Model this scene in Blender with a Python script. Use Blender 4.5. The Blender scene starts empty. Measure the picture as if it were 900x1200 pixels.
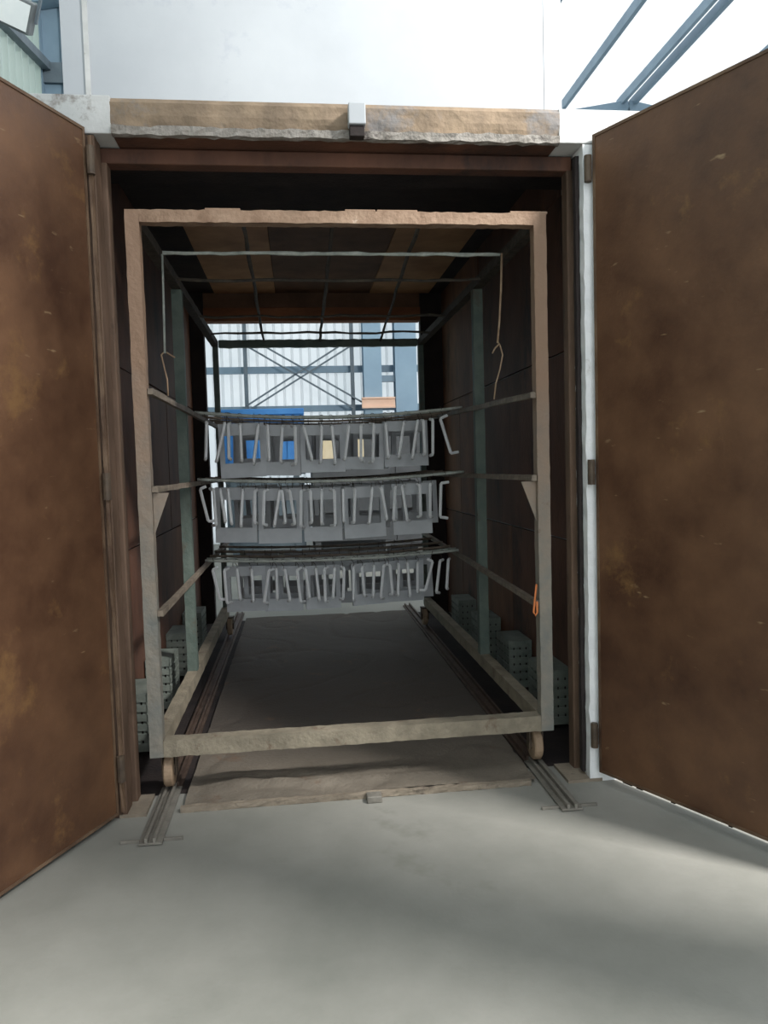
import bpy, bmesh, math, random
from mathutils import Vector, Matrix, noise
random.seed(7)
sc = bpy.context.scene
col = sc.collection

# ------------------------------------------------------------------ camera
F_PX = 885.67
CAM = Vector((-0.2681, -3.2802, 1.45))
YAW, PITCH, ROLL = 0.1134, -0.0601, -0.0282
_f = Vector((math.sin(YAW) * math.cos(PITCH), math.cos(YAW) * math.cos(PITCH), math.sin(PITCH)))
_r0 = Vector((math.cos(YAW), -math.sin(YAW), 0))
_u0 = _r0.cross(_f)
RGT = math.cos(ROLL) * _r0 + math.sin(ROLL) * _u0
UPV = -math.sin(ROLL) * _r0 + math.cos(ROLL) * _u0
cam_d = bpy.data.cameras.new('camera')
cam_d.sensor_width = 36
cam_d.lens = F_PX / 1200 * 36
cam_d.clip_end = 200
cam = bpy.data.objects.new('camera', cam_d)
M = Matrix((RGT, UPV, -_f)).transposed().to_4x4()
M.translation = CAM
cam.matrix_world = M
col.objects.link(cam)
sc.camera = cam

# ------------------------------------------------------------------ sky, exposure
world = bpy.data.worlds.new('overcast_sky')
sc.world = world
world.use_nodes = True
wb = world.node_tree.nodes['Background']
wb.inputs[0].default_value = (0.93, 0.97, 1.0, 1)
wb.inputs[1].default_value = 1.75
# daylight falling through the roof opening to the right, in front of the oven
sky_d = bpy.data.lights.new('roof_daylight', 'AREA')
sky_d.shape = 'RECTANGLE'
sky_d.size, sky_d.size_y = 0.8, 0.8
sky_d.energy = 1000
sky_d.color = (1.0, 0.985, 0.95)
sky_o = bpy.data.objects.new('roof_daylight', sky_d)
_t = Vector((0.5, -0.8, 0.0))
sky_o.location = (4.3, -3.4, 6.6)
_d = (Vector(sky_o.location) - _t).normalized()
sky_o.rotation_euler = _d.to_track_quat('Z', 'Y').to_euler()
col.objects.link(sky_o)
vs = sc.view_settings
vs.view_transform = 'Standard'
vs.look = 'None'
vs.exposure = 0.0
vs.gamma = 1.0
vs.use_curve_mapping = False


# ------------------------------------------------------------------ helpers
def at(px, py, axis, val):
    """the point on the plane axis = val that a pixel of the 900x1200 photograph looks at"""
    d = _f + RGT * ((px - 450) / F_PX) + UPV * ((600 - py) / F_PX)
    return CAM + d * ((val - CAM[axis]) / d[axis])


def lin(c):
    return tuple((v / 255 / 12.92 if v / 255 <= 0.04045 else ((v / 255 + 0.055) / 1.055) ** 2.4) for v in c) + (1,)


def mat(name, c1, c2, scale=6, rough=0.6, bump=0.2, metal=0.0, patch=None, patch_at=0.6, patch_scale=3, stretch=(1, 1, 1),
        transl=0.0, bump_scale=60, spec=0.3, zmix=None, zrange=None, rough2=None, fleck=None, axis='Z'):
    m = bpy.data.materials.new(name)
    m.use_nodes = True
    nt = m.node_tree
    N, L = nt.nodes, nt.links
    b = N['Principled BSDF']
    tc = N.new('ShaderNodeTexCoord')
    mp = N.new('ShaderNodeMapping')
    mp.inputs['Scale'].default_value = stretch
    L.new(tc.outputs['Object'], mp.inputs['Vector'])
    n1 = N.new('ShaderNodeTexNoise')
    n1.inputs['Scale'].default_value = scale
    n1.inputs['Detail'].default_value = 8
    n1.inputs['Roughness'].default_value = 0.62
    L.new(mp.outputs[0], n1.inputs['Vector'])
    r = N.new('ShaderNodeValToRGB')
    r.color_ramp.elements[0].position = 0.32
    r.color_ramp.elements[1].position = 0.68
    r.color_ramp.elements[0].color = lin(c1)
    r.color_ramp.elements[1].color = lin(c2)
    L.new(n1.outputs['Fac'], r.inputs[0])
    out = r.outputs[0]
    if zmix:
        sx = N.new('ShaderNodeSeparateXYZ')
        L.new(tc.outputs['Object'], sx.inputs[0])
        ad = N.new('ShaderNodeMath')
        ad.operation = 'MULTIPLY_ADD'
        L.new(n1.outputs['Fac'], ad.inputs[0])
        ad.inputs[1].default_value = 0.8
        L.new(sx.outputs[axis], ad.inputs[2])
        mr = N.new('ShaderNodeMapRange')
        mr.inputs['From Min'].default_value = zrange[0] + 0.4
        mr.inputs['From Max'].default_value = zrange[1] + 0.4
        L.new(ad.outputs[0], mr.inputs['Value'])
        mx = N.new('ShaderNodeMix')
        mx.data_type = 'RGBA'
        L.new(mr.outputs[0], mx.inputs['Factor'])
        L.new(out, mx.inputs[6])
        mx.inputs[7].default_value = lin(zmix)
        out = mx.outputs[2]
    if patch:
        n2 = N.new('ShaderNodeTexNoise')
        n2.inputs['Scale'].default_value = patch_scale
        n2.inputs['Detail'].default_value = 6
        n2.inputs['Roughness'].default_value = 0.7
        L.new(mp.outputs[0], n2.inputs['Vector'])
        r2 = N.new('ShaderNodeValToRGB')
        r2.color_ramp.elements[0].position = patch_at
        r2.color_ramp.elements[1].position = patch_at + 0.12
        L.new(n2.outputs['Fac'], r2.inputs[0])
        mx = N.new('ShaderNodeMix')
        mx.data_type = 'RGBA'
        L.new(r2.outputs[0], mx.inputs['Factor'])
        L.new(out, mx.inputs[6])
        mx.inputs[7].default_value = lin(patch)
        out = mx.outputs[2]
    if fleck:
        n4 = N.new('ShaderNodeTexNoise')
        n4.inputs['Scale'].default_value = 26
        n4.inputs['Detail'].default_value = 3
        mp2 = N.new('ShaderNodeMapping')
        mp2.inputs['Scale'].default_value = (.35, .35, 1.3)
        mp2.inputs['Rotation'].default_value = (.2, .1, 0)
        L.new(tc.outputs['Object'], mp2.inputs['Vector'])
        L.new(mp2.outputs[0], n4.inputs['Vector'])
        r4 = N.new('ShaderNodeValToRGB')
        r4.color_ramp.elements[0].position = 0.70
        r4.color_ramp.elements[1].position = 0.78
        L.new(n4.outputs['Fac'], r4.inputs[0])
        mx = N.new('ShaderNodeMix')
        mx.data_type = 'RGBA'
        L.new(r4.outputs[0], mx.inputs['Factor'])
        L.new(out, mx.inputs[6])
        mx.inputs[7].default_value = lin(fleck)
        out = mx.outputs[2]
    L.new(out, b.inputs['Base Color'])
    b.inputs['Roughness'].default_value = rough
    if rough2 is not None:
        mr = N.new('ShaderNodeMapRange')
        mr.inputs['From Min'].default_value = 0.3
        mr.inputs['From Max'].default_value = 0.7
        mr.inputs['To Min'].default_value = rough
        mr.inputs['To Max'].default_value = rough2
        L.new(n1.outputs['Fac'], mr.inputs['Value'])
        L.new(mr.outputs[0], b.inputs['Roughness'])
    b.inputs['Metallic'].default_value = metal
    b.inputs['Specular IOR Level'].default_value = spec
    if bump:
        n3 = N.new('ShaderNodeTexNoise')
        n3.inputs['Scale'].default_value = bump_scale
        n3.inputs['Detail'].default_value = 4
        L.new(mp.outputs[0], n3.inputs['Vector'])
        bp = N.new('ShaderNodeBump')
        bp.inputs['Strength'].default_value = bump
        bp.inputs['Distance'].default_value = 0.01
        L.new(n3.outputs['Fac'], bp.inputs['Height'])
        L.new(bp.outputs[0], b.inputs['Normal'])
    if transl:
        t = N.new('ShaderNodeBsdfTranslucent')
        L.new(out, t.inputs['Color'])
        ms = N.new('ShaderNodeMixShader')
        ms.inputs[0].default_value = transl
        L.new(b.outputs[0], ms.inputs[1])
        L.new(t.outputs[0], ms.inputs[2])
        L.new(ms.outputs[0], N['Material Output'].inputs['Surface'])
    return m


MT = {}
MT['concrete'] = mat('concrete', (128, 128, 121), (150, 148, 141), 1.3, 0.55, 0.12, patch=(119, 120, 110), patch_at=0.60, patch_scale=0.8, rough2=0.75)
MT['door_skin'] = mat('scorched_door_steel', (68, 45, 33), (108, 77, 54), 2.4, 0.34, 0.10, patch=(114, 84, 54), patch_at=0.58, patch_scale=3.4, spec=0.4, rough2=0.55, fleck=(140, 116, 88))
MT['door_edge'] = mat('door_edge_steel', (70, 50, 38), (120, 98, 78), 5, 0.6, 0.25)
MT['white'] = mat('white_painted_sheet', (166, 170, 175), (178, 182, 186), 1.2, 0.45, 0.02, patch=(154, 158, 170), patch_at=0.60, patch_scale=1.5)
MT['white_stain'] = mat('stained_white_steel', (172, 173, 172), (196, 196, 195), 5, 0.6, 0.2, patch=(120, 110, 104), patch_at=0.60, patch_scale=7)
MT['white_glare'] = mat('white_painted_glare', (222, 224, 226), (238, 239, 240), 8, 0.6, 0.2, patch=(190, 188, 184), patch_at=0.62, patch_scale=9)  # paler copy of the white; light from behind the post is painted in
MT['burnt'] = mat('burnt_lintel_lining', (118, 103, 88), (150, 131, 110), 7, 0.9, 1.0, patch=(124, 120, 118), patch_at=0.55, patch_scale=3, bump_scale=22)
MT['ash'] = mat('ashy_lip', (112, 106, 99), (152, 147, 141), 12, 0.9, 0.8, patch=(70, 64, 62), patch_at=0.56, patch_scale=9)
MT['jamb'] = mat('scorched_jamb', (72, 56, 44), (112, 90, 75), 5, 0.7, 0.3, patch=(58, 46, 38), patch_at=0.57, patch_scale=4, stretch=(1, 1, .35))
MT['soot'] = mat('soot_black_steel', (38, 34, 35), (56, 48, 46), 5, 0.85, 0.3)
MT['wall_in'] = mat('rusted_oven_lining', (66, 46, 38), (108, 74, 58), 2.5, 0.7, 0.25, patch=(50, 42, 40), patch_at=0.55, patch_scale=1.8, stretch=(1, 1, .5))
MT['wall_rust'] = mat('orange_rust_lining', (84, 56, 42), (128, 88, 64), 3.5, 0.7, 0.25, patch=(62, 48, 42), patch_at=0.55, patch_scale=2.2, stretch=(1, 1, .4))
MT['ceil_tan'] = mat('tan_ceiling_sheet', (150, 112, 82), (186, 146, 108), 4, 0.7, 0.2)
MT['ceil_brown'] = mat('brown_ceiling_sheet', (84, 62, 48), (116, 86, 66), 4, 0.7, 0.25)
MT['header'] = mat('rust_orange_header', (106, 66, 44), (150, 98, 66), 5, 0.7, 0.25, stretch=(.4, 1, 1))
MT['oven_floor'] = mat('sooty_floor_sheet', (104, 96, 86), (126, 117, 105), 4.5, 0.8, 0.5, patch=(110, 88, 72), patch_at=0.60, patch_scale=3.5, zmix=(84, 77, 71), zrange=(.30, .95), axis='Y')  # paler front: tracked-in dust plus painted light where the door shades it
MT['sill'] = mat('scuffed_sill', (112, 102, 90), (150, 138, 122), 6, 0.75, 0.4, patch=(80, 72, 66), patch_at=0.58, patch_scale=6)
MT['rack'] = mat('scorched_rack_steel', (112, 114, 110), (140, 132, 120), 7, 0.6, 0.3, patch=(98, 78, 62), patch_at=0.63, patch_scale=9, zmix=(136, 111, 92), zrange=(0.9, 1.9))
MT['rack_beam'] = mat('tan_scale_beam', (122, 98, 80), (154, 130, 110), 9, 0.7, 0.4, patch=(196, 178, 162), patch_at=0.62, patch_scale=6)
MT['rack_low'] = mat('dusty_base_beam', (118, 110, 96), (152, 142, 124), 8, 0.75, 0.4, patch=(104, 82, 68), patch_at=0.60, patch_scale=6)
MT['rack_green'] = mat('grey_green_post', (78, 92, 86), (104, 114, 106), 7, 0.6, 0.3, patch=(92, 84, 74), patch_at=0.58, patch_scale=5)
MT['bar'] = mat('weathered_bar', (98, 88, 78), (134, 122, 108), 14, 0.6, 0.4)
MT['rod_pale'] = mat('powdery_rod', (140, 146, 140), (186, 190, 182), 20, 0.7, 0.5)
MT['wire'] = mat('tan_wire', (150, 124, 100), (186, 158, 132), 20, 0.6, 0.2)
MT['dark_bar'] = mat('dark_rebar', (52, 48, 44), (84, 76, 66), 20, 0.7, 0.4)
MT['grey_part'] = mat('grey_powder_coat', (168, 172, 176), (182, 186, 189), 8, 0.5, 0.05, spec=0.4)
MT['grey_part2'] = mat('pale_grey_powder_coat', (214, 217, 219), (226, 228, 229), 8, 0.5, 0.05, spec=0.4)
MT['rail'] = mat('dull_rail_steel', (116, 112, 105), (142, 137, 128), 12, 0.5, 0.3, metal=0.2)
MT['rail_dark'] = mat('sooty_rail_steel', (66, 54, 48), (92, 76, 66), 12, 0.6, 0.3)
MT['wheel'] = mat('worn_wheel', (128, 108, 88), (168, 144, 120), 14, 0.6, 0.3)
MT['wheel_dark'] = mat('dark_fork', (66, 56, 48), (98, 84, 70), 12, 0.6, 0.3)
MT['vent'] = mat('galvanised_vent', (98, 106, 100), (132, 138, 130), 9, 0.5, 0.15, metal=0.1, patch=(150, 130, 112), patch_at=0.64)
MT['orange'] = mat('orange_paint', (196, 110, 60), (214, 130, 78), 12, 0.5, 0.1)
MT['sheet'] = mat('translucent_wall_sheet', (184, 192, 195), (202, 207, 209), 0.6, 0.5, 0.0, transl=0.7)
MT['sheet_green'] = mat('greenish_wall_sheet', (160, 176, 170), (178, 190, 185), 0.6, 0.5, 0.0, transl=0.45)
MT['roof'] = mat('translucent_roof_sheet', (236, 238, 238), (246, 247, 247), 0.5, 0.5, 0.0, transl=0.85)
MT['steel_blue'] = mat('blue_grey_steel', (112, 134, 150), (128, 150, 166), 2, 0.5, 0.05)
MT['steel_col'] = mat('pale_blue_column', (136, 162, 182), (148, 174, 192), 1.5, 0.5, 0.05)
MT['brace'] = mat('grey_brace_steel', (86, 98, 106), (106, 118, 126), 4, 0.5, 0.05)
MT['blue'] = mat('blue_paint', (58, 120, 186), (74, 138, 202), 3, 0.45, 0.05)
MT['beige'] = mat('beige_board', (214, 196, 160), (232, 216, 184), 4, 0.7, 0.1)
MT['cabinet'] = mat('dark_grey_steel', (66, 68, 70), (84, 86, 88), 3, 0.5, 0.05)
MT['peach'] = mat('pale_orange_paint', (232, 192, 166), (240, 204, 180), 3, 0.5, 0.05)
MT['lamp_body'] = mat('grey_lamp_case', (84, 90, 92), (112, 118, 120), 6, 0.5, 0.1)
MT['lamp_glass'] = mat('lamp_glass', (220, 226, 228), (236, 240, 240), 4, 0.2, 0.0)


class MB:
    def __init__(s):
        s.v, s.f, s.sm = [], [], False

    def quadgrid(s, P, closed_u=False, flip=False):
        b = len(s.v)
        nu, nv = len(P), len(P[0])
        for row in P:
            s.v += [tuple(p) for p in row]
        for i in range(nu if closed_u else nu - 1):
            for j in range(nv - 1):
                a = b + i * nv + j
                c = b + ((i + 1) % nu) * nv + j
                q = (a, c, c + 1, a + 1)
                s.f.append(q[::-1] if flip else q)
        return s

    def box(s, x0, x1, y0, y1, z0, z1, mtx=None):
        b = len(s.v)
        pts = [Vector((x, y, z)) for z in (z0, z1) for (x, y) in ((x0, y0), (x1, y0), (x1, y1), (x0, y1))]
        if mtx is not None:
            pts = [mtx @ p for p in pts]
        s.v += [tuple(p) for p in pts]
        s.f += [tuple(b + i for i in q) for q in ((3, 2, 1, 0), (4, 5, 6, 7), (0, 1, 5, 4), (1, 2, 6, 5), (2, 3, 7, 6), (3, 0, 4, 7))]
        return s

    def bar(s, a, b, w, h, up=(0, 0, 1), segs=1, jit=0.0):
        """rectangular bar from a to b; w sideways, h along up; jit roughens its surface"""
        a, b = Vector(a), Vector(b)
        d = (b - a).normalized()
        side = d.cross(Vector(up))
        if side.length < 1e-4:
            side = d.cross(Vector((0, 1, 0)))
        side.normalize()
        u = side.cross(d)
        base = len(s.v)
        ring = [(-1, -1), (1, -1), (1, 1), (-1, 1)]
        if jit:
            ring = [(-1, -1), (0, -1), (1, -1), (1, 0), (1, 1), (0, 1), (-1, 1), (-1, 0)]
        n = len(ring)
        for i in range(segs + 1):
            c = a.lerp(b, i / segs)
            for (p, q) in ring:
                j1 = random.uniform(-jit, jit) if jit else 0
                j2 = random.uniform(-jit, jit) if jit else 0
                s.v.append(tuple(c + side * (p * w / 2 + j1 * (p != 0)) + u * (q * h / 2 + j2 * (q != 0))))
        for i in range(segs):
            for k in range(n):
                p, q = base + i * n + k, base + i * n + (k + 1) % n
                s.f.append((p, q, q + n, p + n))
        s.f.append(tuple(base + k for k in range(n))[::-1])
        s.f.append(tuple(base + segs * n + k for k in range(n)))
        return s

    def tube(s, pts, r, n=8, jit=0.0):
        pts = [Vector(p) for p in pts]
        base = len(s.v)
        ref = None
        for i, p in enumerate(pts):
            d = (pts[min(i + 1, len(pts) - 1)] - pts[max(i - 1, 0)]).normalized()
            if ref is None:
                ref = Vector((0, 0, 1)) if abs(d.z) < 0.9 else Vector((1, 0, 0))
            a = d.cross(ref)
            if a.length < 1e-4:
                a = d.cross(Vector((0, 1, 0.1)))
            a.normalize()
            b = a.cross(d)
            ref = b
            rr = r * (1 + random.uniform(-jit, jit))
            for k in range(n):
                t = 2 * math.pi * k / n
                s.v.append(tuple(p + a * (rr * math.cos(t)) + b * (rr * math.sin(t))))
        for i in range(len(pts) - 1):
            for k in range(n):
                p, q = base + i * n + k, base + i * n + (k + 1) % n
                s.f.append((p, q, q + n, p + n))
        s.f.append(tuple(base + k for k in range(n))[::-1])
        s.f.append(tuple(base + (len(pts) - 1) * n + k for k in range(n)))
        return s

    def prism(s, poly, ax, lo, hi):
        """extrude a polygon given in the two other axes along axis ax"""
        b = len(s.v)
        n = len(poly)
        for val in (lo, hi):
            for (p, q) in poly:
                c = [p, q]
                c.insert(ax, val)
                s.v.append(tuple(c))
        s.f.append(tuple(b + i for i in range(n))[::-1])
        s.f.append(tuple(b + n + i for i in range(n)))
        for i in range(n):
            j = (i + 1) % n
            s.f.append((b + i, b + j, b + n + j, b + n + i))
        return s

    def disc(s, c, axis, r, t, n=24, r_in=0.0):
        """solid wheel / ring of thickness t around axis"""
        c = Vector(c)
        ax = Vector(axis).normalized()
        ref = Vector((0, 0, 1)) if abs(ax.z) < 0.9 else Vector((1, 0, 0))
        a = ax.cross(ref).normalized()
        b = ax.cross(a)
        prof = [(-t / 2, r_in), (-t / 2, r * .9), (-t / 2 * .7, r), (t / 2 * .7, r), (t / 2, r * .9), (t / 2, r_in)]
        P = []
        for k in range(n):
            th = 2 * math.pi * k / n
            d = a * math.cos(th) + b * math.sin(th)
            P.append([c + ax * u + d * rad for (u, rad) in prof])
        s.quadgrid(P, closed_u=True)
        return s

    def build(s, name, m, parent=None, bevel=0.0, smooth=False):
        off = Vector((0, 0, 0))
        p = parent
        while p is not None:
            off += Vector(p.location)
            p = p.parent
        me = bpy.data.meshes.new(name)
        me.from_pydata([tuple(Vector(q) - off) for q in s.v], [], s.f)
        bm = bmesh.new()
        bm.from_mesh(me)
        bmesh.ops.recalc_face_normals(bm, faces=bm.faces)
        bm.to_mesh(me)
        bm.free()
        me.materials.append(MT[m])
        if smooth:
            for pl in me.polygons:
                pl.use_smooth = True
        o = bpy.data.objects.new(name, me)
        col.objects.link(o)
        if parent is not None:
            o.parent = parent
        if bevel:
            bv = o.modifiers.new('bevel', 'BEVEL')
            bv.width = bevel
            bv.segments = 2
            bv.limit_method = 'ANGLE'
        return o


def tag(o, label=None, cat=None, group=None, kind=None):
    if label:
        o['label'] = label
    if cat:
        o['category'] = cat
    if group:
        o['group'] = group
    if kind:
        o['kind'] = kind
    return o


def empty(name, loc):
    o = bpy.data.objects.new(name, None)
    o.empty_display_size = 0.1
    col.objects.link(o)
    o.location = loc
    return o


def link_copy(o, parent=None):
    c = o.copy()
    col.objects.link(c)
    c.parent = parent
    return c


# ================================================================== THE HALL
HY = 12.0                    # the end wall
RX, RZ = 6.64, 8.80          # the ridge
SL = 0.185                   # slope of the roof
XL, XR = -3.0, 16.3          # the long walls


def roof_z(x):
    return RZ - SL * abs(x - RX)


fl = MB()
P = []
for i in range(25):
    P.append([(-3.2 + 19.6 * i / 24, -9 + 21.2 * j / 24, 0) for j in range(25)])
fl.quadgrid(P)
flo = fl.build('floor', 'concrete')
tag(flo, 'pale grey concrete hall floor with soft darker patches', 'floor', kind='structure')


def ribbed(p0, du, n_ribs, pitch, dn, height_vec, depth=0.03):
    """profile of trapezoid ribs starting at p0 along du, standing out along dn, extruded along height_vec"""
    prof = []
    for k in range(n_ribs):
        for (t, h) in ((0, 0), (.62, 0), (.74, 1), (.88, 1)):
            prof.append((k + t, h))
    prof.append((n_ribs, 0))
    m = MB()
    m.quadgrid([[Vector(p0) + du * (t * pitch) + dn * (h * depth) for (t, h) in prof],
                [Vector(p0) + du * (t * pitch) + dn * (h * depth) + height_vec for (t, h) in prof]])
    return m


n = int((XR - XL) / 0.34)
# end wall: sheets up to the roof line
m = MB()
pitch = 0.172
x = XL
prof = []
while x < XR:
    for (t, h) in ((0, 0), (.66, 0), (.76, 1), (.90, 1)):
        prof.append((x + t * pitch, HY - 0.03 * h))
    x += pitch
m.quadgrid([[(a, b, 0.0) for a, b in prof], [(a, b, roof_z(a) - 0.03) for a, b in prof]])
wb_ = m.build('wall_back', 'sheet')
tag(wb_, 'pale ribbed end wall of the hall seen through the oven', 'wall', kind='structure')

# bracing and girts in front of the end wall, all parts of it
YB = HY - 0.16
zg = at(340, 433, 1, YB).z
for z, h in ((zg, .13), (zg + 2.2, .13), (zg + 4.2, .13), (at(340, 479, 1, YB).z, .12)):
    MB().box(XL + .05, 3.2, YB + .02, HY - .035, z - h / 2, z + h / 2).build('girt', 'steel_blue', wb_)
for px in (288, 413):
    p = at(px, 440, 1, YB - .1)
    MB().box(p.x - .035, p.x + .035, YB - .14, YB - .03, 0, 6.4).build('brace_post', 'brace', wb_)
for (a, b) in (((288, 405), (414, 478)), ((305, 403), (424, 471)), ((290, 475), (397, 406)), ((293, 480), (410, 406))):
    A, B = at(a[0], a[1], 1, YB - .2), at(b[0], b[1], 1, YB - .2)
    MB().bar(A, B, .03, .045, up=(0, 1, 0)).build('diagonal_brace', 'brace', wb_)
for (x0, x1) in ((426, 447), (463, 488)):
    a, b = at(x0, 430, 1, HY - .5), at(x1, 430, 1, HY - .5)
    w = MB()
    w.box(a.x, b.x, HY - .52, HY - .50, 0, 6.6)
    w.box(a.x, b.x, HY - .22, HY - .20, 0, 6.6)
    xm = (a.x + b.x) / 2
    w.box(xm - .01, xm + .01, HY - .5, HY - .22, 0, 6.6)
    w.build('column', 'steel_col', wb_)
a, b = at(446, 440, 1, HY - .4), at(463, 447, 1, HY - .4)
MB().box(a.x, b.x, HY - .42, HY - .3, b.z, a.z).build('girt', 'steel_blue', wb_)

# left wall
m = ribbed((XL, -9, 0), Vector((0, 1, 0)), 105, 0.2, Vector((1, 0, 0)), Vector((0, 0, roof_z(XL) - .05)), 0.06)
wl = m.build('wall_left', 'sheet_green')
tag(wl, 'greenish ribbed sheet wall of the hall above the left door', 'wall', kind='structure')
pc = at(66, 60, 0, XL + .2)
for cy in (pc.y, pc.y - 5.0, pc.y - 10):
    w = MB()
    w.box(XL + .04, XL + .06, cy - .1, cy + .1, 0, roof_z(XL) - .1)
    w.box(XL + .30, XL + .32, cy - .1, cy + .1, 0, roof_z(XL) - .1)
    w.box(XL + .06, XL + .30, cy - .012, cy + .012, 0, roof_z(XL) - .1)
    w.build('column', 'steel_blue', wl)
A, B = at(-60, -40, 0, XL + .1), at(63, 86, 0, XL + .1)
MB().bar(A, B, .09, .09).build('diagonal_brace', 'brace', wl)
p = at(60, 92, 0, XL + .1)
MB().box(XL + .04, XL + .3, p.y - .16, p.y + .1, p.z - .12, p.z + .1).build('gusset_plate', 'brace', wl)

# right wall: an open bay with only a fascia and columns
wr = MB().box(XR, XR + .05, -9, HY, 4.6, roof_z(XR) - .05).build('wall_right', 'sheet_green')
tag(wr, 'ribbed sheet fascia above the open right side of the hall', 'wall', kind='structure')
for cy in (-6.5, -.5, 5.5, 11.6):
    w = MB()
    w.box(XR - .3, XR - .28, cy - .1, cy + .1, 0, roof_z(XR) - .1)
    w.box(XR - .03, XR - .01, cy - .1, cy + .1, 0, roof_z(XR) - .1)
    w.box(XR - .28, XR - .03, cy - .012, cy + .012, 0, roof_z(XR) - .1)
    w.build('column', 'steel_blue', wr)

# roof: ribbed translucent sheets on purlins and rafters
m = MB()
for sgn, xe in ((-1, XL - .2), (1, XR + .2)):
    y, prof = -9.0, []
    while y < HY + .1:
        for (t, h) in ((0, 0), (.6, 0), (.72, 1), (.88, 1)):
            prof.append((y + t * .26, h * .035))
        y += .26
    m.quadgrid([[(RX, y_, RZ + h_) for y_, h_ in prof], [(xe, y_, roof_z(xe) + h_) for y_, h_ in prof]])
roof = m.build('ceiling', 'roof')
tag(roof, 'bright translucent ribbed roof sheets of the hall', 'ceiling', kind='structure')
for px in (RX - .13, RX + .13, RX - 1.45, RX - 2.9, RX - 4.35, RX - 5.8, RX - 7.25, RX - 8.7, RX + 1.45, RX + 2.9, RX + 4.35, RX + 5.8):
    z = roof_z(px) - .09
    MB().box(px - .035, px + .035, -9, HY - .05, z - .09, z + .085).build('purlin', 'steel_blue', roof)
for ry in (HY - .2, HY - 6.2, -6.4):
    for (xa, xb) in ((XL, RX), (RX, XR)):
        za, zb = roof_z(xa) - .24, roof_z(xb) - .24
        MB().bar((xa, ry, za), (xb, ry, zb), .16, .24).build('rafter', 'steel_blue', roof)

# unseen column, added right of the oven to cast the floor's shadow band
w = MB()
w.box(1.98, 2.00, -2.28, -1.94, 0, roof_z(2.1) - .2)
w.box(2.26, 2.28, -2.28, -1.94, 0, roof_z(2.1) - .2)
w.box(2.00, 2.26, -2.12, -2.10, 0, roof_z(2.1) - .2)
w.build('column', 'steel_blue', roof)

# ================================================================== THE OVEN
oven = empty('curing_oven', (0, 0, 0))
tag(oven, 'large walk-in curing oven with two rusty brown doors standing open', 'oven')

OL, OR = -1.028, 0.985           # clear opening of the front frame
IL, IR = -1.21, 1.17           # inside faces of the lining
OY1 = 4.05                     # rear end
HZ = 2.81                      # clear height of the openings

# front frame: outer white posts, stepped lining posts
MB().box(-1.40, -1.052, -.06, .06, 0, 2.81).build('frame_post', 'jamb', oven, .004)
MB().box(-1.050, OL, -.06, .04, 0, 2.81).build('frame_post', 'jamb', oven, .004)
MB().bar((1.19, 0, 0), (1.19, 0, 2.81), .37, .12, up=(0, 1, 0), segs=60, jit=.003).build('frame_post', 'white_glare', oven)
MB().box(-1.30, -1.010, .062, .13, 0, 2.75).build('jamb_lining', 'jamb', oven, .006)
MB().box(.975, 1.30, .062, .13, 0, 2.75).build('jamb_lining', 'jamb', oven, .006)
MB().bar((-1.042, -.068, .03), (-1.042, -.068, 2.8), .016, .014, up=(0, 1, 0), segs=30, jit=.002).build('door_seal', 'door_edge', oven)
MB().bar((.995, .0, .03), (.995, .0, 2.78), .018, .03, up=(0, 1, 0), segs=30, jit=.002).build('door_seal', 'soot', oven)
# lintel: rough burnt face between white ends, with an ashy lip under it
lm = MB()
P = []
x0, x1 = -.96, .90
for i in range(94):
    row = []
    x = x0 + (x1 - x0) * i / 93
    for (y, z) in ((.1, 2.84), (-.06, 2.84), (-.066, 2.862), (-.068, 2.885), (-.066, 2.91), (-.068, 2.935), (-.055, 2.955), (.1, 2.955)):
        j = noise.noise(Vector((x * 9, y * 5, z * 14))) * .010
        row.append((x, y + (j if y < 0 else 0), z + (j * .4 if y < 0 else 0)))
    P.append(row)
lm.quadgrid(P)
lm.build('lintel_face', 'burnt', oven, smooth=False)
MB().box(-1.45, -.958, -.066, .1, 2.812, 2.962).build('lintel_end', 'white_stain', oven, .004)
MB().box(.898, 1.45, -.066, .1, 2.812, 2.955).build('lintel_end', 'white_stain', oven, .004)
MB().bar((-.957, -.062, 2.823), (.897, -.062, 2.823), .03, .034, segs=60, jit=.004).build('lintel_lip', 'ash', oven)
MB().box(-.957, .897, -.045, .10, 2.812, 2.838).build('lintel_soffit', 'wall_in', oven)
MB().box(-1.05, 1.0, .062, .14, 2.745, 2.808).build('jamb_lining', 'wall_in', oven, .006)
# door keeper on the lintel
kp = MB()
kp.box(-.008, .062, -.13, -.075, 2.845, 2.93)
kp.build('door_keeper', 'white', oven, .004)
MB().box(-.004, .056, -.12, -.075, 2.80, 2.843).build('keeper_slot', 'soot', oven, .003)
# vestibule behind the frame and body
MB().box(-1.36, 1.36, .10, .72, 2.90, 2.95).build('portal_roof', 'soot', oven)
MB().box(-1.36, 1.36, .145, .60, 2.86, 2.895).build('portal_ceiling', 'soot', oven)
MB().box(-1.37, -1.31, .135, .70, 0, 2.86).build('portal_side', 'wall_in', oven)
MB().box(1.31, 1.37, .135, .70, 0, 2.86).build('portal_side', 'wall_in', oven)
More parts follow.
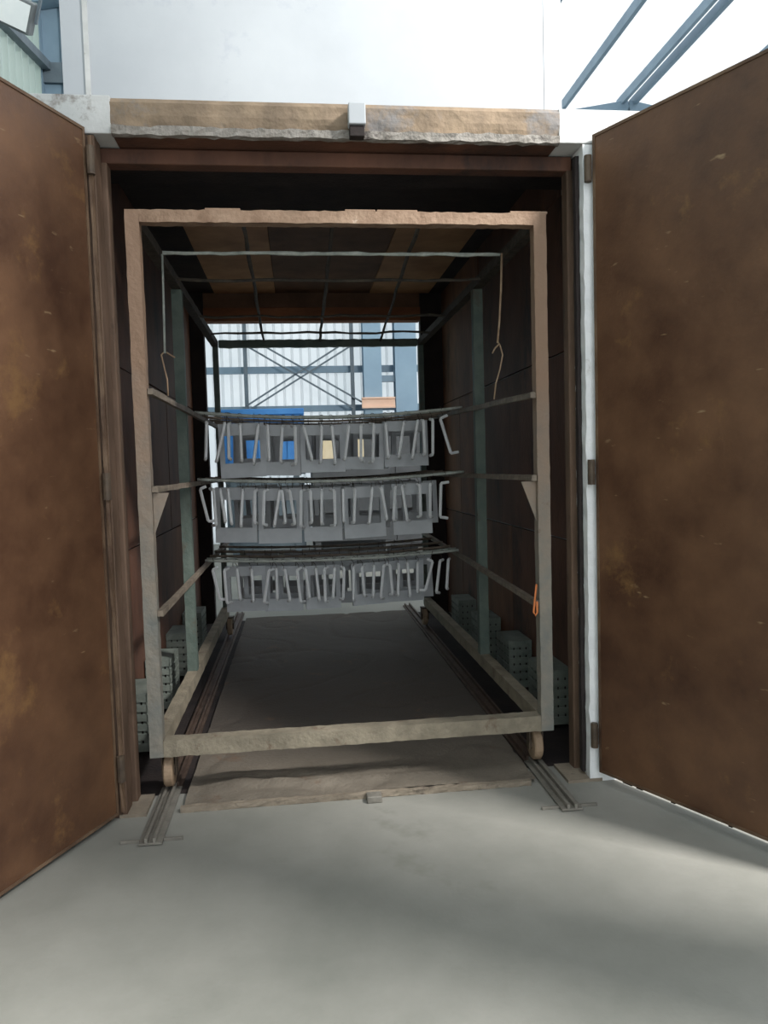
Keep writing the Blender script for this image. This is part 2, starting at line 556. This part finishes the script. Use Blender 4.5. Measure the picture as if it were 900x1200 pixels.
# tall white housing above the frame
bl, br = -1.345, 1.20
MB().box(bl, br, .72, .76, 2.96, 5.2).build('housing_front', 'white', oven)
MB().box(bl, bl + .04, .765, OY1 - .02, 3.185, 5.2).build('housing_side', 'white', oven)
MB().box(br - .04, br, .765, OY1 - .02, 3.185, 5.2).build('housing_side', 'white', oven)
MB().box(bl, br, .76, OY1, 5.2, 5.24).build('housing_top', 'white', oven)
a = at(100, 50, 1, .70)
MB().box(a.x - .012, a.x + .012, .712, .72, 2.97, 5.2).build('seam_strip', 'white_stain', oven)
a = at(641, 60, 1, .70)
MB().box(a.x - .012, a.x + .012, .717, .72, 2.97, 5.2).build('seam_strip', 'white', oven)
# lining of the chamber: side walls of single sheets with lapped joints
ys = [.14, .95, 1.74, 2.52, 3.28, 4.03]
for sx, X in ((-1, IL), (1, IR)):
    for k in range(5):
        for (za, zb) in ((0.02, 1.02), (1.03, 2.03), (2.04, 3.10)):
            if k == 0 and za > 2:
                zb = 2.855
                xa, xb = sorted((X, X + sx * .02))
                MB().box(xa, xb, .725, .945, 2.857, 3.10).build('wall_panel', 'wall_in', oven)
            d = random.uniform(0, .008)
            xa, xb = sorted((X + sx * (.0 + d), X + sx * .02))
            MB().box(xa, xb, ys[k] + .004, ys[k + 1] - .004, za, zb).build('wall_panel', 'wall_rust' if (k + (sx > 0), za > 1) in ((4, True), (5, True), (3, False)) else 'wall_in', oven)
    xa, xb = sorted((X + sx * .025, X + sx * .13))
    MB().box(xa, xb, .72, OY1 - .052, 0, 3.155).build('outer_wall', 'white', oven)
# ceiling sheets: dark ones, tan strips
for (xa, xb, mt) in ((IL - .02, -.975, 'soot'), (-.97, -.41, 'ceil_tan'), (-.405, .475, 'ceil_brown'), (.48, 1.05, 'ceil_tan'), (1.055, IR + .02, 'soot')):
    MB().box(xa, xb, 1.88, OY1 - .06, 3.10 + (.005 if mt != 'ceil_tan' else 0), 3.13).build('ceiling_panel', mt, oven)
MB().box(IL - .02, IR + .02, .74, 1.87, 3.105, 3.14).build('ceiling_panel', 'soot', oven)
MB().box(bl, IR + .13, .72, OY1 + .05, 3.162, 3.18).build('ceiling_backing', 'soot', oven)
# rear frame
MB().box(bl, -1.085, OY1 - .05, OY1 + .05, 0, 3.16).build('rear_post', 'soot', oven, .004)
MB().box(.965, IR + .13, OY1 - .05, OY1 + .05, 0, 3.16).build('rear_post', 'soot', oven, .004)
MB().box(-1.08, .96, OY1 - .05, OY1 + .05, 2.97, 3.16).build('rear_header', 'ceil_brown', oven, .004)
MB().box(-1.08, .96, OY1 - .08, OY1 + .05, 2.84, 2.965).build('rear_header', 'header', oven, .004)
# floor sheet of the chamber, warped and cracked
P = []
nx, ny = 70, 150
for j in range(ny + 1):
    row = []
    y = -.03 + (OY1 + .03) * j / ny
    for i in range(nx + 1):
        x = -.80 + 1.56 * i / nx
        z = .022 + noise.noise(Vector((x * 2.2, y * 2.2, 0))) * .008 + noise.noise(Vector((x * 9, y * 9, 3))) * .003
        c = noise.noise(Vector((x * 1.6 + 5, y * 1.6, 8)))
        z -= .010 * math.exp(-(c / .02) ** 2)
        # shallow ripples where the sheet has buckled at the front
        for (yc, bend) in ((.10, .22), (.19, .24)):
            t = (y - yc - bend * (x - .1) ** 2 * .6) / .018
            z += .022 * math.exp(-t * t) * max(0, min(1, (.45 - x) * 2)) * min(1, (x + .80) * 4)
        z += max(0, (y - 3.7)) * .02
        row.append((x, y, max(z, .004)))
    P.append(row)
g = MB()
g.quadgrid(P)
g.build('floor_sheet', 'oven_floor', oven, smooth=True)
MB().box(IL, IR, .14, OY1, .0005, .003).build('floor_base', 'soot', oven)
st = MB()
st.bar((-.81, -.045, .012), (.73, -.045, .012), .028, .022, segs=50, jit=.0022)
st.build('sill_edge', 'sill', oven)
MB().box(-1.06, -.95, -.065, .13, .0, .014).build('sill_plate', 'sill', oven)
MB().box(.90, 1.06, -.065, .13, .0, .014).build('sill_plate', 'sill', oven)
sk = MB()
p = at(438, 934, 2, 0.02)
sk.box(p.x - .03, p.x + .035, p.y - .02, p.y + .035, 0.0, .03)
sk.build('bolt_socket', 'rail', oven, .004)

# vents low on the side walls: boxes of slotted galvanised sheet
def vent(sx, y0):
    w, d, h = .15, .30, .30
    X = IL if sx < 0 else IR
    xin = X - sx * w
    z0 = .03
    xa, xb = sorted((X - sx * .001, xin))
    body = MB()
    body.box(xa, xb, y0, y0 + d, z0 + h - .008, z0 + h)
    body.box(xa, xb, y0, y0 + d, z0, z0 + .008)
    body.box(xa, xb, y0 + d - .006, y0 + d, z0, z0 + h)
    for k in range(6):                                  # slotted front and inner faces
        zz = z0 + .0085 + k * (h - .051) / 5
        body.box(xa, xb, y0, y0 + .006, zz, zz + .034)
        q = sorted((xin, xin + sx * .006))
        body.box(q[0], q[1], y0 + .006, y0 + d - .006, zz, zz + .034)
    for t in (0, .33, .66, 1):
        xx = xa + (xb - xa - .03) * t
        body.box(xx, xx + .03, y0 + .0065, y0 + .010, z0 + .009, z0 + h - .009)
    for t in (0, .25, .5, .75, 1):
        yy = y0 + (d - .042) * t
        q = sorted((xin + sx * .0065, xin + sx * .010))
        body.box(q[0], q[1], yy, yy + .042, z0, z0 + h)
    o = body.build('air_vent', 'vent', oven)
    MB().box(xa + .02, xb - .02, y0 + .03, y0 + d - .03, z0 + .02, z0 + h - .02).build('duct_core', 'soot', o)
    return o


for y0 in (.62, 1.32, 2.05, 2.8):
    vent(-1, y0)
    vent(1, y0 - .02)


# doors: hinged at the outer posts, 115 degrees open
def door(sx, hx, hy, ang, z0, z1, gap):
    A = math.radians(ang)
    u = Vector((sx * math.cos(A), -math.sin(A), 0))       # along the leaf
    nrm = Vector((-sx * math.sin(A), -math.cos(A), 0))      # scorched inner face looks this way (toward the camera and centre)
    H = Vector((hx, hy, 0))
    Lw, T = 1.07, .09

    def slab(m, a0, a1, t0, t1, za, zb):
        c = [H + u * a + nrm * t for (a, t) in ((a0, t0), (a1, t0), (a1, t1), (a0, t1))]
        b = len(m.v)
        m.v += [(p.x, p.y, za) for p in c] + [(p.x, p.y, zb) for p in c]
        m.f += [tuple(b + i for i in q) for q in ((3, 2, 1, 0), (4, 5, 6, 7), (0, 1, 5, 4), (1, 2, 6, 5), (2, 3, 7, 6), (3, 0, 4, 7))]
        return m

    core = slab(MB(), .0, Lw, -T, -.012, z0, z1).build('door', 'white', oven, .004)
    # inner skin, gently dented
    P = []
    for i in range(28):
        a = .012 + (Lw - .024) * i / 27
        row = []
        for j in range(60):
            z = z0 + .012 + (z1 - z0 - .024) * j / 59
            e = min(1, min(i, 27 - i, j, 59 - j) / 3)
            t = .0 + e * .006 * noise.noise(Vector((a * 2.2, z * 1.6, sx * 7)))
            row.append(H + u * a + nrm * t)
            row[-1].z = z
        P.append(row)
    sk = MB()
    sk.quadgrid(P)
    so = sk.build('inner_skin', 'door_skin', core, smooth=True)
    e = MB()
    slab(e, .0, .012, -.012, .004, z0, z1)
    slab(e, Lw - .012, Lw, -.012, .004, z0, z1)
    slab(e, .012, Lw - .012, -.012, .004, z0, z0 + .012)
    slab(e, .012, Lw - .012, -.012, .004, z1 - .012, z1)
    e.build('edge_trim', 'door_edge', core)
    # frayed seal hanging from the bottom edge
    fr = MB()
    a = .02
    while a < Lw - .05:
        w = random.uniform(.015, .05)
        hgt = random.choice((.006, .008, .012, .018))
        slab(fr, a, a + w, -.03, -.02, z0 - hgt, z0 - .0005)
        a += w
    fr.build('bottom_seal', 'soot', core)
    for hz in (.22, 1.40, 2.70):
        h = MB()
        q = H + u * .0 - nrm * .03
        h.tube([(hx - sx * .022, -.082, hz - .055), (hx - sx * .022, -.082, hz + .055)], .016, 10)
        slab(h, .0, .06, -.03, -.02, hz - .05, hz + .05)
        h.build('hinge', 'wheel_dark', core)
    return core


door(-1, -1.062, -.075, 65, .022, 2.83, 0)
door(1, 1.040, -.085, 63.5, .052, 2.84, 0)

# ================================================================== TRACKS
for k, X in enumerate((-.885, .82)):
    t = empty('floor_track', (X, 0, 0))
    tag(t, 'flat steel floor track on the %s running under the rack wheels' % ('left' if k == 0 else 'right'), 'track', 'floor tracks of the rack')
    MB().box(X - .045, X + .045, -.33, .20, .0035, .0115).build('base_strip', 'rail', t, .001)
    MB().box(X - .022, X - .010, -.33, .20, .012, .030).build('guide_bar', 'rail', t, .001)
    MB().box(X + .010, X + .022, -.33, .20, .012, .030).build('guide_bar', 'rail', t, .001)
    MB().box(X - .045, X + .045, 0.202, 4.4, .004, .012).build('base_strip', 'rail_dark', t)
    MB().box(X - .030, X - .018, 0.202, 4.4, .0125, .034).build('guide_bar', 'rail_dark', t)
    MB().box(X + .018, X + .030, 0.202, 4.4, .0125, .034).build('guide_bar', 'rail_dark', t)
    MB().box(X - .12, X - .047, -.30, -.288, .0005, .012).build('cross_strap', 'rail', t, .001)
    MB().box(X + .047, X + .12, -.30, -.288, .0005, .012).build('cross_strap', 'rail', t, .001)

# ================================================================== RACK ON WHEELS
rk = empty('rack_trolley', (-.03, 1.75, 0))
tag(rk, 'tall scorched steel rack trolley on wheels standing inside the oven', 'rack')
xl, xr = -.953, .885        # outer faces
yf, yr = .08, 3.42
zb, zt = .195, 2.565
w = .058
X0, X1 = xl + w / 2, xr - w / 2
for X in (X0, X1):
    MB().bar((X, yf + w / 2, zb), (X, yf + w / 2, zt), w, w, up=(0, 1, 0), segs=60, jit=.0012).build('post', 'rack', rk)
    MB().bar((X, 1.26 + w / 2, zb + .072), (X, 1.26 + w / 2, zt - .06), w, w, up=(0, 1, 0), segs=40, jit=.001).build('post', 'rack_green', rk)
    MB().bar((X, yr - w / 2, zb), (X, yr - w / 2, zt), .045, w, up=(0, 1, 0), segs=40, jit=.001).build('post', 'rack_green', rk)
    # base and top side beams
    MB().bar((X, yf + w + .002, zb + .036), (X, yr - w - .002, zb + .036), w, .072, segs=50, jit=.0012).build('side_beam', 'rack_low', rk)
    MB().bar((X, yf + w + .002, zt - .03), (X, yr - w - .002, zt - .03), w * .9, .05, segs=50, jit=.0012).build('side_beam', 'dark_bar', rk)
MB().bar((X0 + w / 2 + .001, yf + .036, zb + .036), (X1 - w / 2 - .001, yf + .036, zb + .036), .072, .072, segs=60, jit=.0018).build('front_beam', 'rack_low', rk)
MB().bar((X0 + w / 2 + .001, yf + w / 2, zt - .026), (X1 - w / 2 - .001, yf + w / 2, zt - .026), w, .052, segs=70, jit=.002).build('top_beam', 'rack_beam', rk)
MB().bar((X0 + .03, yr - w / 2, zt - .03), (X1 - .03, yr - w / 2, zt - .03), .06, .062, segs=40, jit=.003).build('top_beam', 'rack_green', rk)
for xx in (-.62, -.02, .12, .72):       # scale lumps welded on top of the front beam
    MB().box(xx, xx + random.uniform(.12, .2), yf + .004, yf + .05, zt - .001, zt + .010).build('weld_plate', 'rack_beam', rk, .003)
# grid of thin rods along and across the top
for (xa, xb) in ((-.467, -.51), (-.067, -.03), (.323, .50)):
    MB().tube([(xa + (xb - xa) * k / 12 + random.uniform(-.004, .004), .15 + k * (yr - .17) / 12, zt - .012 + random.uniform(-.005, .005)) for k in range(13)], .010, 6, .15).build('top_rod', 'dark_bar', rk)
for yy in (1.08, 2.1, 2.75):
    MB().tube([(X0 + .03 + (X1 - X0 - .06) * k / 16, yy + random.uniform(-.006, .006), zt - .052 + random.uniform(-.008, .008)) for k in range(17)], .009, 6, .15).build('top_rod', 'dark_bar', rk)
# three pairs of side rails that carry the hanging rods
XRL, XRR = xl + w + .014, xr - w - .014
ZR = (1.80, 1.378, .835)
for k, z in enumerate(ZR):
    for X, sx in ((XRL, 1), (XRR, -1)):
        zz, ze = z, z
        if sx < 0 and k != 1:
            zz, ze = ((1.756, 1.845), None, (.80, .866))[k]
        MB().bar((X, yf + .005, zz), (X, yr - .01, ze), .024, .026, segs=24, jit=.0015).build('side_rail', 'bar', rk)
# gusset plates under the middle rail at the front posts
for X, sx in ((xl + w, 1), (xr - w, -1)):
    g = MB()
    g.prism([(X + sx * .001, 1.362), (X + sx * .07, 1.362), (X + sx * .001, 1.18)], 1, yf + .025, yf + .033)
    # prism() along y takes (x, z) pairs
    g.build('gusset', 'rack', rk)
# orange loop on the right front post, at the end of the lower rail
p = at(626, 700, 1, yf - .012)
MB().tube([(p.x + .012, p.y, p.z + .06), (p.x + .004, p.y, p.z), (p.x - .004, p.y, p.z - .07), (p.x + .004, p.y - .002, p.z - .085), (p.x + .014, p.y, p.z - .07), (p.x + .013, p.y, p.z - .02)], .005, 6).build('hook_loop', 'orange', rk, smooth=True)
# castors
for X in (-.885, .82):
    for yy in (.165, 3.3):
        wh = MB()
        wh.disc((X, yy, .034 + .075), (1, 0, 0), .075, .042, 28, .012)
        wo = wh.build('wheel', 'wheel', rk, smooth=False)
        MB().disc((X, yy, .109), (1, 0, 0), .028, .052, 16).build('hub', 'wheel_dark', wo)
        fk = MB()
        fk.box(X - .034, X - .028, yy - .022, yy + .022, .085, zb - .001)
        fk.box(X + .028, X + .034, yy - .022, yy + .022, .085, zb - .001)
        fk.box(X - .034, X + .034, yy - .035, yy + .035, zb - .012, zb - .001)
        fk.build('fork', 'wheel_dark', wo)

# thin hanger frame: a pale cross rod laid on the rack with drop rods and wire hooks at both ends
hg = empty('drop_rod_hanger', (0, .60, 1.9))
tag(hg, 'pale thin cross rod under the rack top with drop rods hanging at both ends', 'hanger')
ZC = zt - .020
MB().tube([(-.885 + 1.70 * k / 30, .60 + random.uniform(-.003, .003), ZC - .018 + random.uniform(-.003, .003)) for k in range(31)], .009, 7, .25).build('cross_rod', 'rod_pale', hg)
def drop(pts, nm, r, m):
    MB().tube([at(a, b, 1, .60) for a, b in pts], r, 7, .1).build(nm, m, hg, smooth=True)
drop([(190, 298), (191, 330), (192, 370), (193, 414)], 'drop_rod', .006, 'rod_pale')
drop([(194, 411), (189, 416), (192, 428), (196, 445), (197, 464)], 'wire_hook', .004, 'wire')
drop([(195, 413), (205, 419)], 'wire_hook', .004, 'wire')
drop([(588, 297), (587, 340), (585, 380), (583, 402)], 'drop_rod', .006, 'wire')
drop([(583, 400), (586, 405), (589, 416), (586, 432), (581, 450), (579, 468)], 'wire_hook', .004, 'wire')
drop([(585, 403), (580, 408), (577, 414)], 'wire_hook', .004, 'wire')

# ================================================================== HANGING RODS AND PARTS
ORD = ['first', 'second', 'third', 'fourth', 'fifth', 'sixth', 'seventh', 'eighth', 'ninth', 'tenth', 'eleventh', 'twelfth', 'thirteenth',
       'fourteenth', 'fifteenth', 'sixteenth', 'seventeenth', 'eighteenth', 'nineteenth', 'twentieth', 'twenty-first', 'twenty-second',
       'twenty-third', 'twenty-fourth', 'twenty-fifth', 'twenty-sixth', 'twenty-seventh', 'twenty-eighth', 'twenty-ninth', 'thirtieth']
ROW = ['top', 'middle', 'bottom']
RODY = [(1.61, 1.70, 2.05, 2.40, 2.75), (1.61, 1.70, 2.02, 2.34, 2.66, 2.98), (1.83, 1.92, 2.10, 2.40, 2.75)]
SAG = (.045, .035, .03)


def rod_z(k, x):
    t = (x - XRL) / (XRR - XRL)
    t = max(0, min(1, t))
    return ZR[k] + .013 + .010 - SAG[k] * 4 * t * (1 - t)


NAMEN = ['nearest', 'second nearest', 'third nearest', 'fourth nearest', 'fifth nearest', 'farthest']
for k in range(3):
    for q, yy in enumerate(RODY[k]):
        pts = []
        for i in range(25):
            x = XRL - .012 + (XRR - XRL + .024) * i / 24
            pts.append((x, yy, rod_z(k, x) + random.uniform(-.001, .001)))
        m = MB().tube(pts, .0095, 8, .12)
        o = m.build('hanging_rod', 'rod_pale' if q < 2 else 'bar', None, smooth=True)
        tag(o, '%s of the sagging steel rods across the %s row of grey parts' % (NAMEN[q], ROW[k]), 'rod', 'sagging rods across the rack')


def wire_hook(name, length, r=.0022, x=0.0, y=0.0):
    """S hook of wire: closes over the rod at the top, runs down by length to the part"""
    pts = []
    for k in range(8):
        t = math.pi * (1.15 - 1.25 * k / 7)
        pts.append((x, y + .0135 * math.cos(t), .0135 * math.sin(t)))
    pts += [(x, y + .0135, -.01), (x, y, -.03), (x, y, -length)]
    return MB().tube(pts, r, 5)


# one grey frame plate: wide top and bottom bands, window, folded rims
def frame_proto(w, h, name, m, drop):
    fr = MB()
    t, d = .003, .035
    x0, x1 = -w / 2, w / 2
    zt_, zb_ = -drop, -drop - h
    tb, bb, sb = h * .22, h * .27, .032
    fr.box(x0, x1, -t, 0, zb_, zb_ + bb)
    fr.box(x0, x1, -t, 0, zt_ - tb, zt_)
    fr.box(x0, x0 + sb, -t, 0, zb_ + bb, zt_ - tb)
    fr.box(x1 - sb, x1, -t, 0, zb_ + bb, zt_ - tb)
    fr.box(x0, x1, 0, d, zb_, zb_ + t)
    fr.box(x0, x1, 0, d, zt_ - t, zt_)
    fr.box(x0, x0 + t, 0, d, zb_ + t, zt_ - t)
    fr.box(x1 - t, x1, 0, d, zb_ + t, zt_ - t)
    # inner returns around the window
    fr.box(x0 + sb, x1 - sb, 0, d * .6, zb_ + bb - t, zb_ + bb)
    fr.box(x0 + sb, x1 - sb, 0, d * .6, zt_ - tb, zt_ - tb + t)
    fr.box(x0 + sb - t, x0 + sb, 0, d * .6, zb_ + bb, zt_ - tb)
    fr.box(x1 - sb, x1 - sb + t, 0, d * .6, zb_ + bb, zt_ - tb)
    o = fr.build(name, m)
    for xx in (-w * .3, w * .3):
        wire_hook('hook', drop + .012, .0025, xx, 0.0).build('hook', 'dark_bar', o)
    return o


# one bent bar: a square rod with short legs turned at both ends, like a pull handle
def handle_proto(h, leg, m, drop, r=.0085):
    hm = MB()
    zt_, zb_ = -drop, -drop - h
    hm.tube([(leg, 0, zt_ + .006), (leg * .45, 0, zt_ + .002), (.006, 0, zt_), (0, 0, zt_ - .008), (0, 0, zt_ - h * .5), (0, 0, zb_ + .008),
             (.006, 0, zb_), (leg * .45, 0, zb_ - .002), (leg, 0, zb_ - .006)], r, 6)
    o = hm.build('bent_bar', m, None, smooth=False)
    wire_hook('hook', drop - .002, .002, leg * .45, 0.0).build('hook', 'dark_bar', o)
    return o


frames = [
    [(257, 309, 557), (309, 353, 556), (353, 403, 553), (403, 450, 552), (450, 501, 549)],
    [(251, 298, 633), (302, 350, 634), (354, 396, 634), (400, 448, 632), (458, 502, 630)],
    [(258, 306, 711), (307, 350, 713), (354, 393, 713), (407, 448, 711), (450, 492, 709)],
]
handles = [
    [(243, 242), (264, 255), (268, 269), (282, 284), (303, 298), (314, 316), (331, 329), (346, 347), (356, 367), (377, 376), (389, 393), (409, 404),
     (423, 423), (438, 437), (452, 455), (473, 467), (489, 483), (496, 498), (507, 507), (516, 529)],
    [(235, 245), (251, 254), (259, 265), (268, 272), (285, 283), (299, 299), (310, 309), (328, 322), (331, 335), (340, 346), (353, 353), (364, 366), (377, 377),
     (392, 393), (402, 403), (416, 415), (436, 433), (447, 454), (463, 461), (471, 477), (492, 493), (504, 504), (517, 516)],
    [(249, 258), (263, 266), (278, 282), (295, 297), (315, 310), (324, 325), (334, 340), (348, 352), (358, 363), (370, 374), (380, 381), (392, 390), (403, 402), (414, 414),
     (424, 427), (438, 437), (449, 446), (457, 460), (467, 466), (477, 480), (489, 489), (507, 498), (515, 511), (525, 523)],
]
protos = {}


def clone(proto, used):
    if not used.get(proto.name):
        used[proto.name] = True
        return proto
    c = link_copy(proto)
    for ch in proto.children:
        link_copy(ch, c)
    return c


used = {}
TOPY = (499, 574, 655)
for k in range(3):
    yy = RODY[k][1]
    ztop = at(380, TOPY[k], 1, yy).z
    zbot = at(380, frames[k][2][2], 1, yy).z
    for i, (a, b, bot) in enumerate(frames[k]):
        A, B = at(a, 530, 1, yy), at(b, 530, 1, yy)
        xm, ww = (A.x + B.x) / 2, (B.x - A.x) + .012
        rz = rod_z(k, xm)
        h = rz - .045 - at(380, bot, 1, yy).z
        key = ('f', round(ww, 2), round(h, 2), k)
        if key not in protos:
            protos[key] = frame_proto(round(ww, 2), round(h, 2), 'hanging_bracket', 'grey_part', .045)
        o = clone(protos[key], used)
        o.location = (xm, yy, rz)
        o.rotation_euler = (random.uniform(-.05, .05), random.uniform(-.035, .035), random.uniform(-.12, .12))
        tag(o, '%s grey open frame from the left hanging in the front of the %s row' % (ORD[i], ROW[k]), 'bracket', 'grey frames hanging in the %s row' % ROW[k])
    # frames of the rows behind
    for q in (2, 3, 4):
        if q >= len(RODY[k]):
            continue
        y2 = RODY[k][q]
        for i in range(5):
            xm = -.60 + i * .28 + random.uniform(-.03, .03) + .04 * (q - 3) + (.08 if q == 2 else 0)
            rz = rod_z(k, xm)
            key = ('b', k)
            if key not in protos:
                protos[key] = frame_proto(.25, .30, 'hanging_bracket', 'grey_part', .045)
            o = clone(protos[key], used)
            o.location = (xm, y2, rz)
            o.rotation_euler = (random.uniform(-.05, .05), random.uniform(-.03, .03), random.uniform(-.2, .2))
            tag(o, '%s grey frame from the left hanging %s rod back in the %s row' % (ORD[i], ('one', 'two', 'three')[q - 2], ROW[k]), 'bracket', 'grey frames behind in the %s row' % ROW[k])
    # bent bars hung in front of the frames, on the same nearest rod
    yh = RODY[k][0]
    for i, (a, b) in enumerate(handles[k]):
        top_y, bot_y = ((505, 547), (583, 622), (664, 700))[k]
        A = at(a, top_y, 1, yh)
        B = at(b, bot_y, 1, yh)
        leg = (.04, .055, .035)[i % 3]
        key = ('h', k, i % 3)
        if key not in protos:
            hh = round((A.z - B.z) * (1, 1.06, .95)[i % 3], 3)
            protos[key] = handle_proto(hh, leg, 'grey_part2', .06, .0105)
        o = clone(protos[key], used)
        lean = math.atan2(B.x - A.x, A.z - B.z)
        turn = random.uniform(1.0, 2.1)
        if (k, i) in ((0, 19), (1, 0), (2, 0), (1, 22)):
            turn = .25
        if (k, i) in ((2, 21),):
            turn = math.pi - .2
        # the hook closes over the nearest rod; legs point back, so the bar hangs clear of the frames
        R = Matrix.Rotation(-lean, 4, 'Y') @ Matrix.Rotation(turn, 4, 'Z')
        off = R @ Vector((leg * .45, 0, 0))
        xh = A.x + .06 * math.tan(-lean) * 1.0 + 0.0
        o.location = (xh, yh - off.y, rod_z(k, xh + off.x))
        o.rotation_euler = R.to_euler()
        tag(o, '%s slim grey bent bar from the left hanging in the %s row' % (ORD[i], ROW[k]), 'bar', 'bent bars hanging in the %s row' % ROW[k])

# ================================================================== THINGS BEHIND THE OVEN
a, b = at(259, 480, 1, 9.4), at(356, 500, 1, 9.4)
bc = empty('blue_container', ((a.x + b.x) / 2, 9.9, 0))
tag(bc, 'blue steel container behind the oven seen above the hanging parts', 'container')
MB().box(a.x, b.x, 9.42, 10.6, 1.42, a.z - .1).build('body', 'blue', bc, .01)
MB().box(a.x - .01, b.x + .01, 9.40, 10.62, a.z - .097, a.z).build('lid', 'blue', bc, .01)
kx = a.x + .1
while kx < b.x - .06:
    MB().box(kx, kx + .05, 9.385, 9.418, 1.45, a.z - .12).build('rib', 'blue', bc)
    kx += .24
for xx in (a.x + .1, b.x - .2):
    for ly in (9.45, 10.45):
        MB().box(xx, xx + .1, ly, ly + .1, 0, 1.36).build('stand_leg', 'brace', bc)
MB().box(a.x, b.x, 9.43, 10.58, 1.362, 1.418).build('stand_deck', 'brace', bc)
MB().box(a.x + .02, b.x - .02, 9.50, 10.52, .12, 1.30).build('stand_panel', 'brace', bc)
cb = empty('steel_cabinet', (.98, 10.2, 0))
tag(cb, 'dark grey steel cabinet behind the oven, right of the blue container', 'cabinet')
MB().box(-.02, 2.2, 9.92, 10.5, .06, 2.12).build('body', 'cabinet', cb, .01)
for k in range(3):
    d_ = MB().box(.0 + k * .73, .70 + k * .73, 9.895, 9.918, .10, 2.08).build('door', 'cabinet', cb, .004)
    MB().box(.62 + k * .73, .65 + k * .73, 9.87, 9.894, 1.0, 1.2).build('handle', 'rail', d_)
for xx in (.02, 2.08):
    MB().box(xx, xx + .1, 9.95, 10.45, 0, .059).build('foot', 'cabinet', cb)
lw = empty('work_bench', (.35, 9.3, 0))
tag(lw, 'low dark steel bench behind the oven carrying two beige boxes', 'bench')
MB().box(-.05, 1.3, 9.0, 9.7, 1.54, 1.60).build('top', 'cabinet', lw, .005)
MB().box(-.02, 1.27, 9.04, 9.66, .25, 1.539).build('body', 'cabinet', lw, .005)
for xx in (.0, 1.15):
    for yy in (9.06, 9.55):
        MB().box(xx, xx + .09, yy, yy + .09, 0, .249).build('leg', 'cabinet', lw)
for (xa, xb, ya, lab) in ((370, 390, 513, 'wider beige box on the dark bench, nearer the blue container'), (412, 426, 514, 'narrower beige box on the dark bench, nearer the blue column')):
    p, q = at(xa, ya, 1, 9.2), at(xb, ya, 1, 9.2)
    cr = empty('carton', ((p.x + q.x) / 2, 9.4, 1.6))
    tag(cr, lab, 'box')
    MB().box(p.x, q.x, 9.22, 9.55, 1.601, p.z - .012).build('body', 'beige', cr, .004)
    MB().box(p.x - .004, (p.x + q.x) / 2 - .002, 9.216, 9.554, p.z - .011, p.z).build('flap', 'beige', cr)
    MB().box((p.x + q.x) / 2 + .002, q.x + .004, 9.216, 9.554, p.z - .011, p.z).build('flap', 'beige', cr)
a, b = at(424, 466, 1, HY - .56), at(463, 478, 1, HY - .56)
ob = MB()
ob.box(a.x, b.x, HY - .60, HY - .53, b.z, a.z)
ob.box(a.x, b.x, HY - .64, HY - .60, a.z - .03, a.z)
ob.box(a.x, b.x, HY - .64, HY - .60, b.z, b.z + .03)
o = ob.build('channel_beam', 'peach')
tag(o, 'pale orange channel beam fixed across the blue columns behind the oven', 'beam')

# floodlight high on the left wall
p = at(14, 12, 0, XL + .55)
fl_ = empty('floodlight', (p.x, p.y, p.z))
tag(fl_, 'grey floodlight on a bracket high on the left hall wall', 'lamp')
R = Matrix.Translation(p) @ Matrix.Rotation(.5, 4, 'X') @ Matrix.Rotation(.4, 4, 'Y')
MB().box(-.17, .17, -.08, .08, -.12, .12, R).build('case', 'lamp_body', fl_, .01)
MB().box(-.15, .15, -.088, -.081, -.10, .10, R).build('glass', 'lamp_glass', fl_)
fb = MB()
fb.box(-.20, -.18, -.02, .02, -.02, .2, R)
fb.box(.18, .20, -.02, .02, -.02, .2, R)
fb.box(-.20, .20, -.02, .02, .2, .22, R)
fb.build('bracket', 'brace', fl_)
MB().bar(R @ Vector((0, 0, .21)), (XL + .04, p.y, p.z + .2), .05, .05).build('arm', 'brace', fl_)
